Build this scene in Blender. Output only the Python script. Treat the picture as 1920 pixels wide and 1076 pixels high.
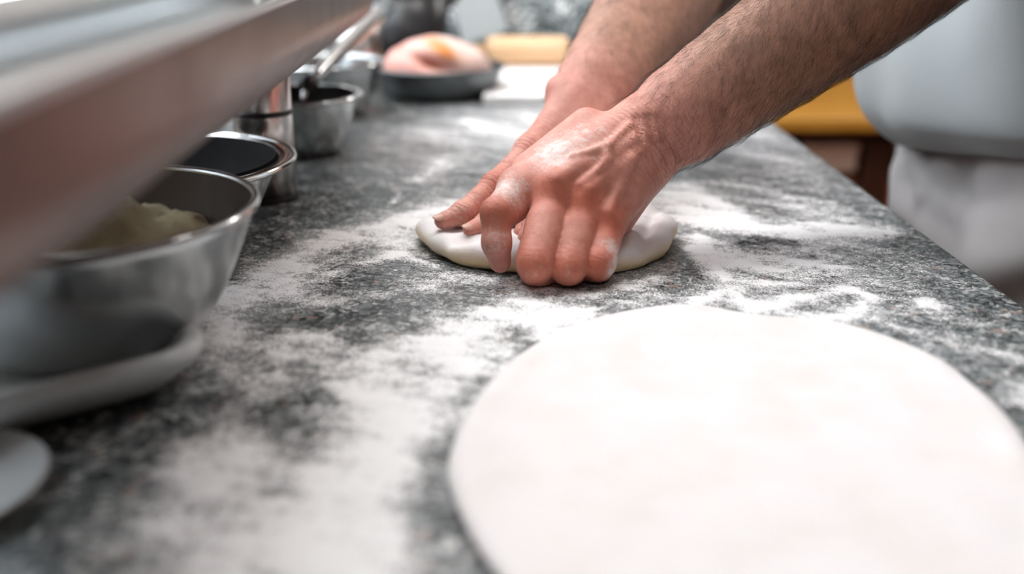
import bpy, bmesh, math, random
import numpy as np
from mathutils import Vector, Matrix

random.seed(4); RNG = np.random.default_rng(4)
for o in list(bpy.data.objects): bpy.data.objects.remove(o)
SC = bpy.context.scene
COL = SC.collection
ZC = 0.90                                   # counter top height

# ------------------------------------------------------------------ camera
FPX = 1867.0; TH = math.radians(19.7); CAM = np.array([0.0, 0.0, ZC + 0.21])
cam = bpy.data.cameras.new('camera'); co = bpy.data.objects.new('camera', cam); COL.objects.link(co)
co.location = CAM; co.rotation_euler = (math.pi/2 - TH, 0, 0)
cam.sensor_width = 36; cam.lens = FPX/1920*36; cam.clip_start = 0.01
cam.dof.use_dof = True; cam.dof.focus_distance = 0.645; cam.dof.aperture_fstop = 2.7
SC.camera = co

# ------------------------------------------------------------------ world, light, exposure
SC.view_settings.view_transform = 'Standard'; SC.view_settings.look = 'None'
SC.view_settings.gamma = 1.0; SC.view_settings.use_curve_mapping = False
SC.view_settings.exposure = -0.07
w = bpy.data.worlds.new('world'); SC.world = w; w.use_nodes = True
w.node_tree.nodes['Background'].inputs[0].default_value = (0.85, 0.93, 1.0, 1)
w.node_tree.nodes['Background'].inputs[1].default_value = 1.2
def area(name, loc, target, sx, sy, power, color):
    l = bpy.data.lights.new(name, 'AREA'); l.shape = 'RECTANGLE'; l.size = sx; l.size_y = sy
    l.energy = power; l.color = color
    o = bpy.data.objects.new(name, l); COL.objects.link(o); o.location = loc
    o.rotation_euler = (Vector(target) - Vector(loc)).to_track_quat('-Z', 'Y').to_euler()
    return o
area('window_daylight', (-0.60, 1.15, 1.84), (0.6, 0.95, 0.95), 1.5, 1.35, 39, (0.93, 0.97, 1.0))
area('ceiling_lamp_light', (0.15, 1.15, 2.70), (0.15, 1.15, 0), 1.3, 0.35, 15, (1.0, 0.97, 0.94))
area('ceiling_lamp_light', (0.15, -0.9, 2.70), (0.15, -0.9, 0), 1.3, 0.35, 3.5, (1.0, 0.97, 0.94))
area('ceiling_lamp_light', (1.7, 2.9, 2.70), (1.7, 2.9, 0), 1.3, 0.35, 24, (1.0, 0.95, 0.9))

# ------------------------------------------------------------------ helpers
cT, sT = math.cos(TH), math.sin(TH)
def at(px, py, d):
    u = (px-960)/FPX; t = (py-538)/FPX
    return np.array([d*u, d*(cT - t*sT), CAM[2] - d*(sT + t*cT)])
def G(px, py, z=ZC):
    u = (px-960)/FPX; t = (py-538)/FPX
    d = (CAM[2]-z)/(sT + t*cT)
    return at(px, py, d)

WB = {}
def link(name, me, mat=None, parent=None, base=None, smooth=True):
    o = bpy.data.objects.new(name, me); COL.objects.link(o)
    if mat is not None: me.materials.append(mat)
    if parent is not None:
        WB[o.name] = Vector(base if base is not None else (0,0,0))
        o.parent = parent; o.location = WB[o.name] - WB.get(parent.name, parent.location)
    elif base is not None: o.location = base
    if smooth and len(me.polygons): me.polygons.foreach_set('use_smooth', np.ones(len(me.polygons), bool))
    return o
def mesh_np(V, F):
    """V (n,3), F list/array of quads (m,4) or tris (m,3) or python list of lists"""
    me = bpy.data.meshes.new('mesh')
    V = np.asarray(V, np.float32)
    if isinstance(F, np.ndarray):
        m, k = F.shape
        me.vertices.add(len(V)); me.vertices.foreach_set('co', V.ravel())
        me.loops.add(m*k); me.loops.foreach_set('vertex_index', F.astype(np.int32).ravel())
        me.polygons.add(m); me.polygons.foreach_set('loop_start', np.arange(0, m*k, k, dtype=np.int32))
        me.update(calc_edges=True); me.validate()
    else:
        me.from_pydata(V.tolist(), [], F); me.update()
    return me
def O(name, V, F, mat, parent=None, base=(0,0,0), smooth=True):
    V = np.asarray(V, float) - np.asarray(base, float)
    return link(name, mesh_np(V, F), mat, parent, base, smooth)
def empty(name, loc):
    o = bpy.data.objects.new(name, None); COL.objects.link(o); o.location = loc; o.empty_display_size = 0.03
    return o
def tag(o, label, cat, group=None, kind=None):
    o['label'] = label; o['category'] = cat
    if group: o['group'] = group
    if kind: o['kind'] = kind
    return o
def struct(o): o['kind'] = 'structure'; return o

def box_vf(x0, x1, y0, y1, z0, z1):
    V = [(x0,y0,z0),(x1,y0,z0),(x1,y1,z0),(x0,y1,z0),(x0,y0,z1),(x1,y0,z1),(x1,y1,z1),(x0,y1,z1)]
    F = [(0,3,2,1),(4,5,6,7),(0,1,5,4),(1,2,6,5),(2,3,7,6),(3,0,4,7)]
    return V, F
def bevel(o, wd, seg=2):
    m = o.modifiers.new('bevel', 'BEVEL'); m.width = wd; m.segments = seg; m.limit_method = 'ANGLE'
    return o
def boxo(name, x0, x1, y0, y1, z0, z1, mat, parent=None, bv=0, base=None):
    V, F = box_vf(x0, x1, y0, y1, z0, z1)
    b = base or ((x0+x1)/2, (y0+y1)/2, z0)
    o = O(name, V, F, mat, parent, b, smooth=False)
    if bv: bevel(o, bv)
    return o
def lathe(prof, seg=96, center=(0,0,0), sx=1.0, sy=1.0, wob=None):
    P = np.array(prof, float); n = len(P); a = np.linspace(0, 2*math.pi, seg, endpoint=False)
    V = np.zeros((seg, n, 3))
    V[:,:,0] = np.cos(a)[:,None]*P[:,0]*sx; V[:,:,1] = np.sin(a)[:,None]*P[:,0]*sy; V[:,:,2] = P[:,1]
    V = V.reshape(-1,3) + np.array(center)
    i = np.arange(seg); j = (i+1) % seg; k = np.arange(n-1)
    F = np.stack([(i[:,None]*n+k), (j[:,None]*n+k), (j[:,None]*n+k+1), (i[:,None]*n+k+1)], -1).reshape(-1,4)
    return V, F
def tube(pts, rad, seg=12, cap=True):
    P = np.array(pts, float); n = len(P); rad = np.broadcast_to(np.asarray(rad, float), (n,))
    T = np.gradient(P, axis=0); T /= np.linalg.norm(T, axis=1)[:,None]
    up = np.array([0,0,1.0]) if abs(T[0,2]) < .9 else np.array([1.0,0,0])
    V = []
    for i in range(n):
        s = np.cross(T[i], up); s /= np.linalg.norm(s); u = np.cross(s, T[i])
        for k in range(seg):
            a = 2*math.pi*k/seg; V.append(P[i] + rad[i]*(math.cos(a)*s + math.sin(a)*u))
    F = [(i*seg+k, i*seg+(k+1)%seg, (i+1)*seg+(k+1)%seg, (i+1)*seg+k) for i in range(n-1) for k in range(seg)]
    if cap:
        F.append(tuple(range(seg-1,-1,-1))); F.append(tuple((n-1)*seg+k for k in range(seg)))
    return np.array(V), F
def cat_vf(parts):
    V, F, o = [], [], 0
    for v, f in parts:
        V.append(np.asarray(v, float)); F += [tuple(int(x)+o for x in q) for q in f]; o += len(v)
    return np.vstack(V), F
def closed_spline(pts, n):
    P = np.array(pts, float); m = len(P); out = []
    for k in range(n):
        t = k*m/n; i = int(t); f = t-i
        p0, p1, p2, p3 = P[(i-1)%m], P[i%m], P[(i+1)%m], P[(i+2)%m]
        out.append(0.5*((2*p1)+(-p0+p2)*f+(2*p0-5*p1+4*p2-p3)*f*f+(-p0+3*p1-3*p2+p3)*f**3))
    return np.array(out)
def vnoise(P, scale, seed=0, octv=3):
    """cheap smooth pseudo noise in [-1,1] from sums of sines"""
    r = np.random.default_rng(seed); out = np.zeros(len(P)); amp = 1; tot = 0
    for o_ in range(octv):
        for _ in range(5):
            d = r.normal(size=3); d /= np.linalg.norm(d)
            out += amp*np.sin(P @ (d*scale*(2**o_)*r.uniform(.7,1.4)) + r.uniform(0, 6.28))
        tot += amp*2.2; amp *= .5
    return out/tot

# ------------------------------------------------------------------ materials
def mat(name, color=(.8,.8,.8), rough=.5, metal=0.0, **kw):
    m = bpy.data.materials.new(name); m.use_nodes = True
    b = m.node_tree.nodes['Principled BSDF']
    b.inputs['Base Color'].default_value = (*color, 1); b.inputs['Roughness'].default_value = rough
    b.inputs['Metallic'].default_value = metal
    for k, v in kw.items(): b.inputs[k].default_value = v
    return m
class NT:
    def __init__(s, m): s.t = m.node_tree; s.b = s.t.nodes['Principled BSDF']
    def n(s, typ, **kw):
        x = s.t.nodes.new(typ)
        for k, v in kw.items():
            if k.startswith('i_'):
                key = k[2:]; key = int(key) if key.isdigit() else key
                x.inputs[key].default_value = v
            else: setattr(x, k, v)
        return x
    def l(s, a, b): s.t.links.new(a, b)
    def obj(s): return s.n('ShaderNodeTexCoord').outputs['Object']
    def geo(s): return s.n('ShaderNodeNewGeometry').outputs['Position']
    def noise(s, vec, scale, detail=4, rough=.55):
        x = s.n('ShaderNodeTexNoise'); x.inputs['Scale'].default_value = scale; x.inputs['Detail'].default_value = detail
        x.inputs['Roughness'].default_value = rough; s.l(vec, x.inputs['Vector']); return x.outputs['Fac']
    def ramp(s, fac, stops):
        x = s.n('ShaderNodeValToRGB'); e = x.color_ramp.elements
        e[0].position, e[0].color = stops[0][0], (*stops[0][1], 1)
        e[1].position, e[1].color = stops[-1][0], (*stops[-1][1], 1)
        for p, c in stops[1:-1]:
            q = e.new(p); q.color = (*c, 1)
        s.l(fac, x.inputs['Fac']); return x.outputs['Color']
    def bump(s, h, strength=.3, dist=.001):
        x = s.n('ShaderNodeBump'); x.inputs['Strength'].default_value = strength; x.inputs['Distance'].default_value = dist
        s.l(h, x.inputs['Height']); s.l(x.outputs['Normal'], s.b.inputs['Normal']); return x
    def mixc(s, f, a, b, blend='MIX'):
        x = s.n('ShaderNodeMix', data_type='RGBA', blend_type=blend)
        for v, i in ((f, 0), (a, 6), (b, 7)):
            if hasattr(v, 'links') or hasattr(v, 'is_linked'): s.l(v, x.inputs[i])
            else: x.inputs[i].default_value = v if i == 0 else (*v, 1)
        return x.outputs[2]
    def math(s, op, a, b=None):
        x = s.n('ShaderNodeMath', operation=op)
        for v, i in ((a, 0), (b, 1)):
            if v is None: continue
            if hasattr(v, 'is_linked'): s.l(v, x.inputs[i])
            else: x.inputs[i].default_value = v
        return x.outputs[0]
    def scaled(s, vec, sc):
        x = s.n('ShaderNodeMapping'); x.inputs['Scale'].default_value = sc; s.l(vec, x.inputs['Vector']); return x.outputs[0]

def granite(name, light=1.0, scale=1.0):
    m = mat(name, rough=.28); N = NT(m); p = N.geo()
    nz = N.n('ShaderNodeTexNoise', i_Scale=160.0*scale, i_Detail=3.0); N.l(p, nz.inputs['Vector'])
    warp = N.n('ShaderNodeVectorMath', operation='MULTIPLY_ADD'); N.l(nz.outputs['Color'], warp.inputs[0])
    warp.inputs[1].default_value = (.007/scale,)*3; N.l(p, warp.inputs[2])
    v = N.n('ShaderNodeTexVoronoi', i_Scale=400.0*scale); N.l(warp.outputs[0], v.inputs['Vector'])
    sep = N.n('ShaderNodeSeparateColor'); N.l(v.outputs['Color'], sep.inputs[0])
    big = N.noise(p, 55*scale, 3)
    f = N.math('ADD', sep.outputs[0], N.math('MULTIPLY', N.math('SUBTRACT', big, .5), 1.5))
    L = light
    c = N.ramp(f, [(0.0,(.012*L,.014*L,.015*L)), (.30,(.022*L,.026*L,.028*L)), (.36,(.055*L,.066*L,.068*L)), (.62,(.10*L,.117*L,.12*L)),
                   (.80,(.17*L,.19*L,.192*L)), (.93,(.33*L,.345*L,.345*L)), (1.0,(.5*L,.49*L,.48*L))])
    v2 = N.n('ShaderNodeTexVoronoi', i_Scale=260.0*scale); N.l(warp.outputs[0], v2.inputs['Vector'])
    s2 = N.n('ShaderNodeSeparateColor'); N.l(v2.outputs['Color'], s2.inputs[0])
    pk = N.math('GREATER_THAN', s2.outputs[1], .978)
    c = N.mixc(N.math('MULTIPLY', pk, .55), c, (.42,.27,.21))
    N.l(c, N.b.inputs['Base Color'])
    N.bump(big, .05, .001)
    return m
M = {}
M['granite'] = granite('speckled_granite')
M['granite_wall'] = granite('granite_splashback', 3.6, .45); 
def steel(name, col=(.62,.63,.63), rough=.22, stretch=(4,4,260), amt=.12):
    m = mat(name, col, rough, 1.0); N = NT(m)
    nz = N.noise(N.scaled(N.obj(), stretch), 6, 3)
    x = N.n('ShaderNodeMapRange'); x.inputs[3].default_value = rough-amt*.5; x.inputs[4].default_value = rough+amt
    N.l(nz, x.inputs[0]); N.l(x.outputs[0], N.b.inputs['Roughness'])
    N.bump(nz, .06, .0004)
    return m
M['steel'] = steel('brushed_steel', (.47,.485,.49), .20)
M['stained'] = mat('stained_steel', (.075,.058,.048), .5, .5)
M['steel_bright'] = steel('polished_steel', (.66,.67,.67), .13, (4,4,120), .06)
M['steel_big'] = steel('satin_steel', (.50,.515,.52), .30, (260,3,3), .10)
M['steel_can'] = steel('canister_steel', (.66,.62,.60), .22, (220,220,2), .08)
M['steel_dark'] = steel('dark_steel', (.16,.17,.175), .42, (4,4,60), .1)
M['shell'] = steel('painted_brown_reflection', (.165,.105,.085), .34, (60,3,3), .1)  # brown base colour stands in for warm reflections on the basin's steel side
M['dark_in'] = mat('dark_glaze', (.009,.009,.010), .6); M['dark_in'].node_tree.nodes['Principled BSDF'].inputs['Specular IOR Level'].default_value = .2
M['black_pot'] = mat('black_enamel', (.02,.02,.022), .3)
M['black'] = mat('black_plastic', (.012,.012,.013), .4)
M['cream'] = mat('cream_paint', (.47,.42,.395), .6); M['far_paint'] = mat('brown_paint', (.14,.10,.085), .7)
M['ceilpaint'] = mat('ceiling_paint', (.82,.81,.79), .8)
M['white_plastic'] = mat('white_plastic', (.66,.69,.70), .35)
M['grey_plastic'] = mat('grey_plastic', (.38,.40,.40), .5)
M['cabinet'] = mat('cabinet_steel', (.5,.5,.5), .35, 1.0)

def wood(name, a, b, sc=(2,18,18), rough=.45):
    m = mat(name, a, rough); N = NT(m)
    nz = N.noise(N.scaled(N.obj(), sc), 3, 5)
    N.l(N.ramp(nz, [(.3,a),(.7,b)]), N.b.inputs['Base Color']); N.bump(nz, .1, .001)
    return m
M['pin_wood'] = wood('pale_beech', (.74,.46,.24), (.84,.58,.36), (3,20,20))
M['honey_wood'] = wood('honey_wood', (.50,.22,.025), (.66,.32,.045), (3,14,3))
M['dark_wood'] = wood('dark_wood', (.035,.012,.006), (.07,.025,.012), (3,14,3))
M['brown_wood'] = wood('brown_wood', (.11,.05,.03), (.19,.09,.055), (3,3,1))
def tile_mat():
    m = mat('terracotta', (.32,.075,.02), .5); N = NT(m)
    nz = N.noise(N.geo(), 5, 4); N.l(N.ramp(nz, [(.3,(.38,.075,.018)),(.7,(.55,.13,.035))]), N.b.inputs['Base Color']); return m
M['tile'] = tile_mat(); M['grout'] = mat('grout', (.18,.10,.07), .9)

def dough_mat():
    m = mat('raw_dough', (.86,.78,.70), .62); N = NT(m)
    N.b.inputs['Subsurface Weight'].default_value = .25; N.b.inputs['Subsurface Radius'].default_value = (.012,.008,.005); N.b.inputs['Subsurface Scale'].default_value = .4
    p = N.geo(); nz = N.noise(p, 28, 5)
    at_ = N.n('ShaderNodeAttribute', attribute_name='bare'); 
    c = N.ramp(nz, [(.28,(.72,.665,.64)),(.5,(.755,.715,.715)),(.72,(.775,.745,.755))])
    f2 = N.noise(p, 420, 2)
    k = N.math('MULTIPLY', at_.outputs['Fac'], N.ramp_f(f2) if False else 1.0)
    c = N.mixc(k, c, (.76,.60,.36))
    N.l(c, N.b.inputs['Base Color'])
    h = N.math('ADD', N.math('MULTIPLY', nz, 1.0), N.math('MULTIPLY', f2, .25))
    N.bump(h, .4, .0025)
    return m
M['dough'] = dough_mat()
def flour_mat():
    m = mat('flour', (.88,.87,.875), .9); N = NT(m); p = N.geo()
    a = N.n('ShaderNodeAttribute', attribute_name='flour_depth').outputs['Fac']
    n1 = N.noise(p, 900, 2, .6); n2 = N.noise(N.scaled(p, (1,1,1)), 150, 4, .6)
    nn = N.math('ADD', N.math('MULTIPLY', N.math('SUBTRACT', n1, .5), 1.6), N.math('ADD', N.math('MULTIPLY', N.math('SUBTRACT', n2, .5), 1.0), .5))
    # grain: opaque where density beats the noise
    x = N.n('ShaderNodeMapRange', interpolation_type='SMOOTHSTEP'); x.inputs[1].default_value = -.36; x.inputs[2].default_value = .40
    N.l(N.math('SUBTRACT', a, nn), x.inputs[0])
    N.l(x.outputs[0], N.b.inputs['Alpha'])
    N.bump(nn, .5, .001)
    return m
M['flour'] = flour_mat()
M['flour_solid'] = mat('packed_flour', (.87,.84,.835), .9)
def skin_mat():
    m = mat('skin', (.6,.36,.27), .5); N = NT(m); p = N.obj()
    N.b.inputs['Subsurface Weight'].default_value = .06; N.b.inputs['Subsurface Radius'].default_value = (.008,.003,.0015); N.b.inputs['Subsurface Scale'].default_value = .5
    c = N.n('ShaderNodeAttribute', attribute_name='skin_colour').outputs['Color']
    mot = N.noise(p, 130, 4)
    c = N.mixc(.5, c, N.ramp(mot, [(.3,(.36,.30,.28)),(.72,(.66,.66,.66))]), 'OVERLAY')
    fl = N.n('ShaderNodeAttribute', attribute_name='floured').outputs['Fac']
    fn = N.noise(p, 260, 5, .65)
    x = N.n('ShaderNodeMapRange', interpolation_type='SMOOTHSTEP'); x.inputs[1].default_value = -.25; x.inputs[2].default_value = .35
    N.l(N.math('SUBTRACT', fl, fn), x.inputs[0])
    c = N.mixc(N.math('MULTIPLY', x.outputs[0], .8), c, (.84,.77,.74))
    N.l(c, N.b.inputs['Base Color'])
    v = N.n('ShaderNodeTexVoronoi', i_Scale=700.0, feature='DISTANCE_TO_EDGE'); N.l(p, v.inputs['Vector'])
    fine = N.math('MINIMUM', v.outputs['Distance'], .12)
    wr = N.n('ShaderNodeAttribute', attribute_name='wrinkle').outputs['Fac']
    ax = N.n('ShaderNodeAttribute', attribute_name='axial').outputs['Fac']
    wn = N.noise(p, 170, 3)
    ph = N.math('ADD', N.math('MULTIPLY', ax, 2*math.pi/.0036), N.math('MULTIPLY', wn, 13.0))
    wave = N.math('MULTIPLY', N.math('SINE', ph), wr)
    h = N.math('ADD', N.math('MULTIPLY', fine, 1.2), N.math('ADD', N.math('MULTIPLY', wave, .85), N.math('MULTIPLY', N.noise(p, 320, 4), .45)))
    N.bump(h, .55, .0011)
    return m
M['skin'] = skin_mat()
M['nail'] = mat('fingernail', (.60,.34,.26), .35)
M['hair'] = mat('arm_hair', (.045,.024,.014), .55)
def cloth(name, col, weave=1400, fold=.0):
    m = mat(name, col, .85); N = NT(m); p = N.obj()
    N.b.inputs['Sheen Weight'].default_value = .15
    a = N.n('ShaderNodeTexWave', wave_type='BANDS', bands_direction='Z', i_Scale=weave*.16); N.l(p, a.inputs['Vector'])
    b = N.n('ShaderNodeTexWave', wave_type='BANDS', bands_direction='Y', i_Scale=weave*.16); N.l(p, b.inputs['Vector'])
    h = N.math('ADD', N.math('MULTIPLY', a.outputs['Fac'], b.outputs['Fac']), N.noise(p, 300, 3))
    nz = N.noise(p, 5, 4)
    k = [tuple(x*.93 for x in col), col]
    N.l(N.ramp(nz, [(.35,k[0]),(.7,k[1])]), N.b.inputs['Base Color'])
    N.bump(h, .38, .0006)
    return m
M['shirt'] = cloth('pale_grey_knit', (.50,.545,.555))
M['trouser'] = cloth('white_cotton', (.60,.565,.555))

# ------------------------------------------------------------------ SDF mesher
class Vol:
    def __init__(s, lo, hi, h):
        s.lo = np.array(lo, np.float32); s.h = h
        s.n = np.ceil((np.array(hi)-s.lo)/h).astype(int)+1
        s.ax = [s.lo[i]+h*np.arange(s.n[i], dtype=np.float32) for i in range(3)]
        s.D = np.full(s.n, .03, np.float32)
    def sl(s, lo, hi):
        a = np.clip(np.floor((np.array(lo)-s.lo)/s.h).astype(int), 0, s.n); b = np.clip(np.ceil((np.array(hi)-s.lo)/s.h).astype(int)+1, 0, s.n)
        return tuple(slice(a[i], b[i]) for i in range(3))
    def cap(s, a, b, ra, rb, m=.012):
        a = np.asarray(a, np.float32); b = np.asarray(b, np.float32); r = max(ra, rb)+m
        q = s.sl(np.minimum(a, b)-r, np.maximum(a, b)+r)
        X, Y, Z = s.ax[0][q[0]][:,None,None], s.ax[1][q[1]][None,:,None], s.ax[2][q[2]][None,None,:]
        d = b-a; L = float(d@d) or 1e-9
        t = np.clip(((X-a[0])*d[0]+(Y-a[1])*d[1]+(Z-a[2])*d[2])/L, 0, 1)
        dist = np.sqrt((X-a[0]-t*d[0])**2+(Y-a[1]-t*d[1])**2+(Z-a[2]-t*d[2])**2) - (ra+(rb-ra)*t)
        return q, dist
    @staticmethod
    def smin(a, b, k):
        h = np.clip(.5+.5*(b-a)/k, 0, 1); return b+(a-b)*h-k*h*(1-h)
    def add(s, a, b, ra, rb, k=.006, D=None, m=.012):
        q, d = s.cap(a, b, ra, rb, m); D = s.D if D is None else D
        D[q] = s.smin(D[q], d, k)
    def cut(s, a, b, ra, rb, k=.003, D=None):
        q, d = s.cap(a, b, ra, rb, .008); D = s.D if D is None else D
        D[q] = -s.smin(-D[q], d, k)
    def mesh(s):
        D = s.D; h = s.h; neg = D < 0; n = s.n
        c = np.zeros(n-1, np.uint8)
        for dx in (0,1):
            for dy in (0,1):
                for dz in (0,1): c += neg[dx:n[0]-1+dx, dy:n[1]-1+dy, dz:n[2]-1+dz]
        act = (c > 0) & (c < 8); I = np.argwhere(act); idx = np.full(n-1, -1, np.int64); idx[act] = np.arange(len(I))
        corners = np.array([(a,b,c_) for a in (0,1) for b in (0,1) for c_ in (0,1)])
        vals = np.stack([D[I[:,0]+k[0], I[:,1]+k[1], I[:,2]+k[2]] for k in corners], 1)
        P = np.zeros((len(I),3)); W = np.zeros(len(I))
        for i in range(8):
            for j in range(i+1, 8):
                if np.abs(corners[i]-corners[j]).sum() != 1: continue
                va, vb = vals[:,i], vals[:,j]; x = (va < 0) != (vb < 0)
                t = np.where(x, va/np.where(va-vb == 0, 1, va-vb), 0)
                p = corners[i]+(corners[j]-corners[i])*t[:,None]
                P += p*x[:,None]; W += x
        V = s.lo+h*(I+P/W[:,None])
        Q = []
        for ax in range(3):
            o1, o2 = (ax+1)%3, (ax+2)%3
            sa = [slice(None)]*3; sb = [slice(None)]*3; sa[ax] = slice(0,-1); sb[ax] = slice(1,None)
            e = neg[tuple(sa)] != neg[tuple(sb)]
            E = np.argwhere(e); ok = (E[:,o1]>0)&(E[:,o2]>0)&(E[:,o1]<n[o1]-1)&(E[:,o2]<n[o2]-1); E = E[ok]
            inside = neg[E[:,0],E[:,1],E[:,2]]
            def at_(d1, d2):
                K = E.copy(); K[:,o1] += d1; K[:,o2] += d2; return idx[K[:,0],K[:,1],K[:,2]]
            q = np.stack([at_(-1,-1), at_(0,-1), at_(0,0), at_(-1,0)], 1)
            q[~inside] = q[~inside][:, ::-1]; Q.append(q)
        return V, np.vstack(Q)

# ------------------------------------------------------------------ room shell
floor = struct(boxo('floor', -0.7, 3.1, -2.6, 5.1, -0.06, -0.008, M['grout']))
tv, tf = box_vf(-.147,.147,-.147,.147,-.012,0); tme = mesh_np(np.array(tv), tf); tme.materials.append(M['tile'])
for i in range(8):
    for j in range(13):
        t = bpy.data.objects.new('floor_tile', tme); COL.objects.link(t); t.parent = floor
        t.location = Vector((.46+.3*i, 1.02+.3*j, 0.0)) - floor.location + Vector((0,0,random.uniform(-.002,0)))
struct(boxo('ceiling', -0.7, 3.1, -2.6, 5.1, 2.8, 2.88, M['ceilpaint']))
# left wall with a window opening
wl = struct(boxo('wall_left', -0.70, -0.62, -2.6, 5.1, 0, 1.14, M['cream']))
boxo('wall_panel', -0.70, -0.62, -2.6, 0.35, 1.14, 2.8, M['cream'], wl); boxo('wall_panel', -0.70, -0.62, 1.95, 5.1, 1.14, 2.8, M['cream'], wl)
boxo('wall_panel', -0.70, -0.62, 0.35, 1.95, 2.55, 2.8, M['cream'], wl)
wn = struct(empty('window_1', (-0.66, 1.15, 1.14)))
for a in ((0.35,0.40,1.14,2.55),(1.90,1.95,1.14,2.55),(1.13,1.17,1.14,2.55)): boxo('frame_bar', -.68,-.64,a[0],a[1],a[2],a[3], M['white_plastic'], wn, .004)
for z in (1.14, 2.50): boxo('frame_bar', -.68,-.64,.40,1.90,z,z+.05, M['white_plastic'], wn, .004)
gl = mat('window_glass', (.9,.95,1.0), .0); gl.node_tree.nodes['Principled BSDF'].inputs['Transmission Weight'].default_value = 1.0
for y0, y1 in ((.40,1.13),(1.17,1.90)): boxo('glass_pane', -.664,-.656,y0,y1,1.19,2.50, gl, wn)
struct(boxo('wall_back', -0.62, 0.40, 2.02, 2.12, 0, 2.8, M['cream']))
struct(boxo('wall_far', -0.7, 3.1, 5.1, 5.2, 0, 2.8, M['far_paint']))
wr = struct(boxo('wall_right', 3.1, 3.2, -2.6, 5.2, 0, 2.8, M['far_paint']))
struct(boxo('wall_front', -0.7, 3.1, -2.7, -2.6, 0, 2.8, M['far_paint']))
em = mat('lamp_diffuser', (1,1,1), .5); eb = em.node_tree.nodes['Principled BSDF']
eb.inputs['Emission Color'].default_value = (1,.97,.93,1); eb.inputs['Emission Strength'].default_value = 4.0
for i, (x, y, lab) in enumerate(((.15,1.15,'white ceiling lamp above the granite counter'), (.15,-.9,'white ceiling lamp behind the camera'), (1.7,2.9,'white ceiling lamp above the honey wood table'))):
    c = tag(empty('ceiling_lamp', (x, y, 2.72)), lab, 'lamp', 'ceiling lamps of the kitchen')
    boxo('lamp_housing', x-.68,x+.68,y-.2,y+.2,2.74,2.80, M['white_plastic'], c, .01)
    boxo('diffuser', x-.65,x+.65,y-.17,y+.17,2.725,2.74, em, c, .004)

# ------------------------------------------------------------------ counter
XR = 0.3035
ct = tag(empty('kitchen_counter', (-0.15, 0.8, 0)), 'long speckled grey granite worktop on a steel base, dusted with flour', 'counter')
top = boxo('granite_top', -0.60, XR, -0.45, 2.00, ZC-.04, ZC, M['granite'], ct); bevel(top, .0022, 3)
boxo('base_cabinet', -0.58, XR-.05, -0.40, 1.98, .10, ZC-.04, M['cabinet'], ct, .004)
boxo('plinth', -0.55, XR-.10, -0.36, 1.95, 0, .10, M['black'], ct)
for k in range(4):
    y0 = -.38+k*.59
    d = boxo('cabinet_door', XR-.05, XR-.03, y0, y0+.57, .12, ZC-.06, M['cabinet'], ct, .004)
    V, F = tube([(XR-.005,y0+.05,.72),(XR-.005,y0+.52,.72)], .006); boxo('door_handle', XR-.03, XR-.012, y0+.1, y0+.47, .745, .76, M['steel'], d, .004, base=(XR-.02,y0+.28,.75))
splash = tag(boxo('granite_splashback', -0.60, 0.38, 1.995, 2.02, ZC, ZC+.45, M['granite_wall'], None, .003), 'pale grey mottled granite splashback standing behind the counter', 'splashback')

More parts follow.
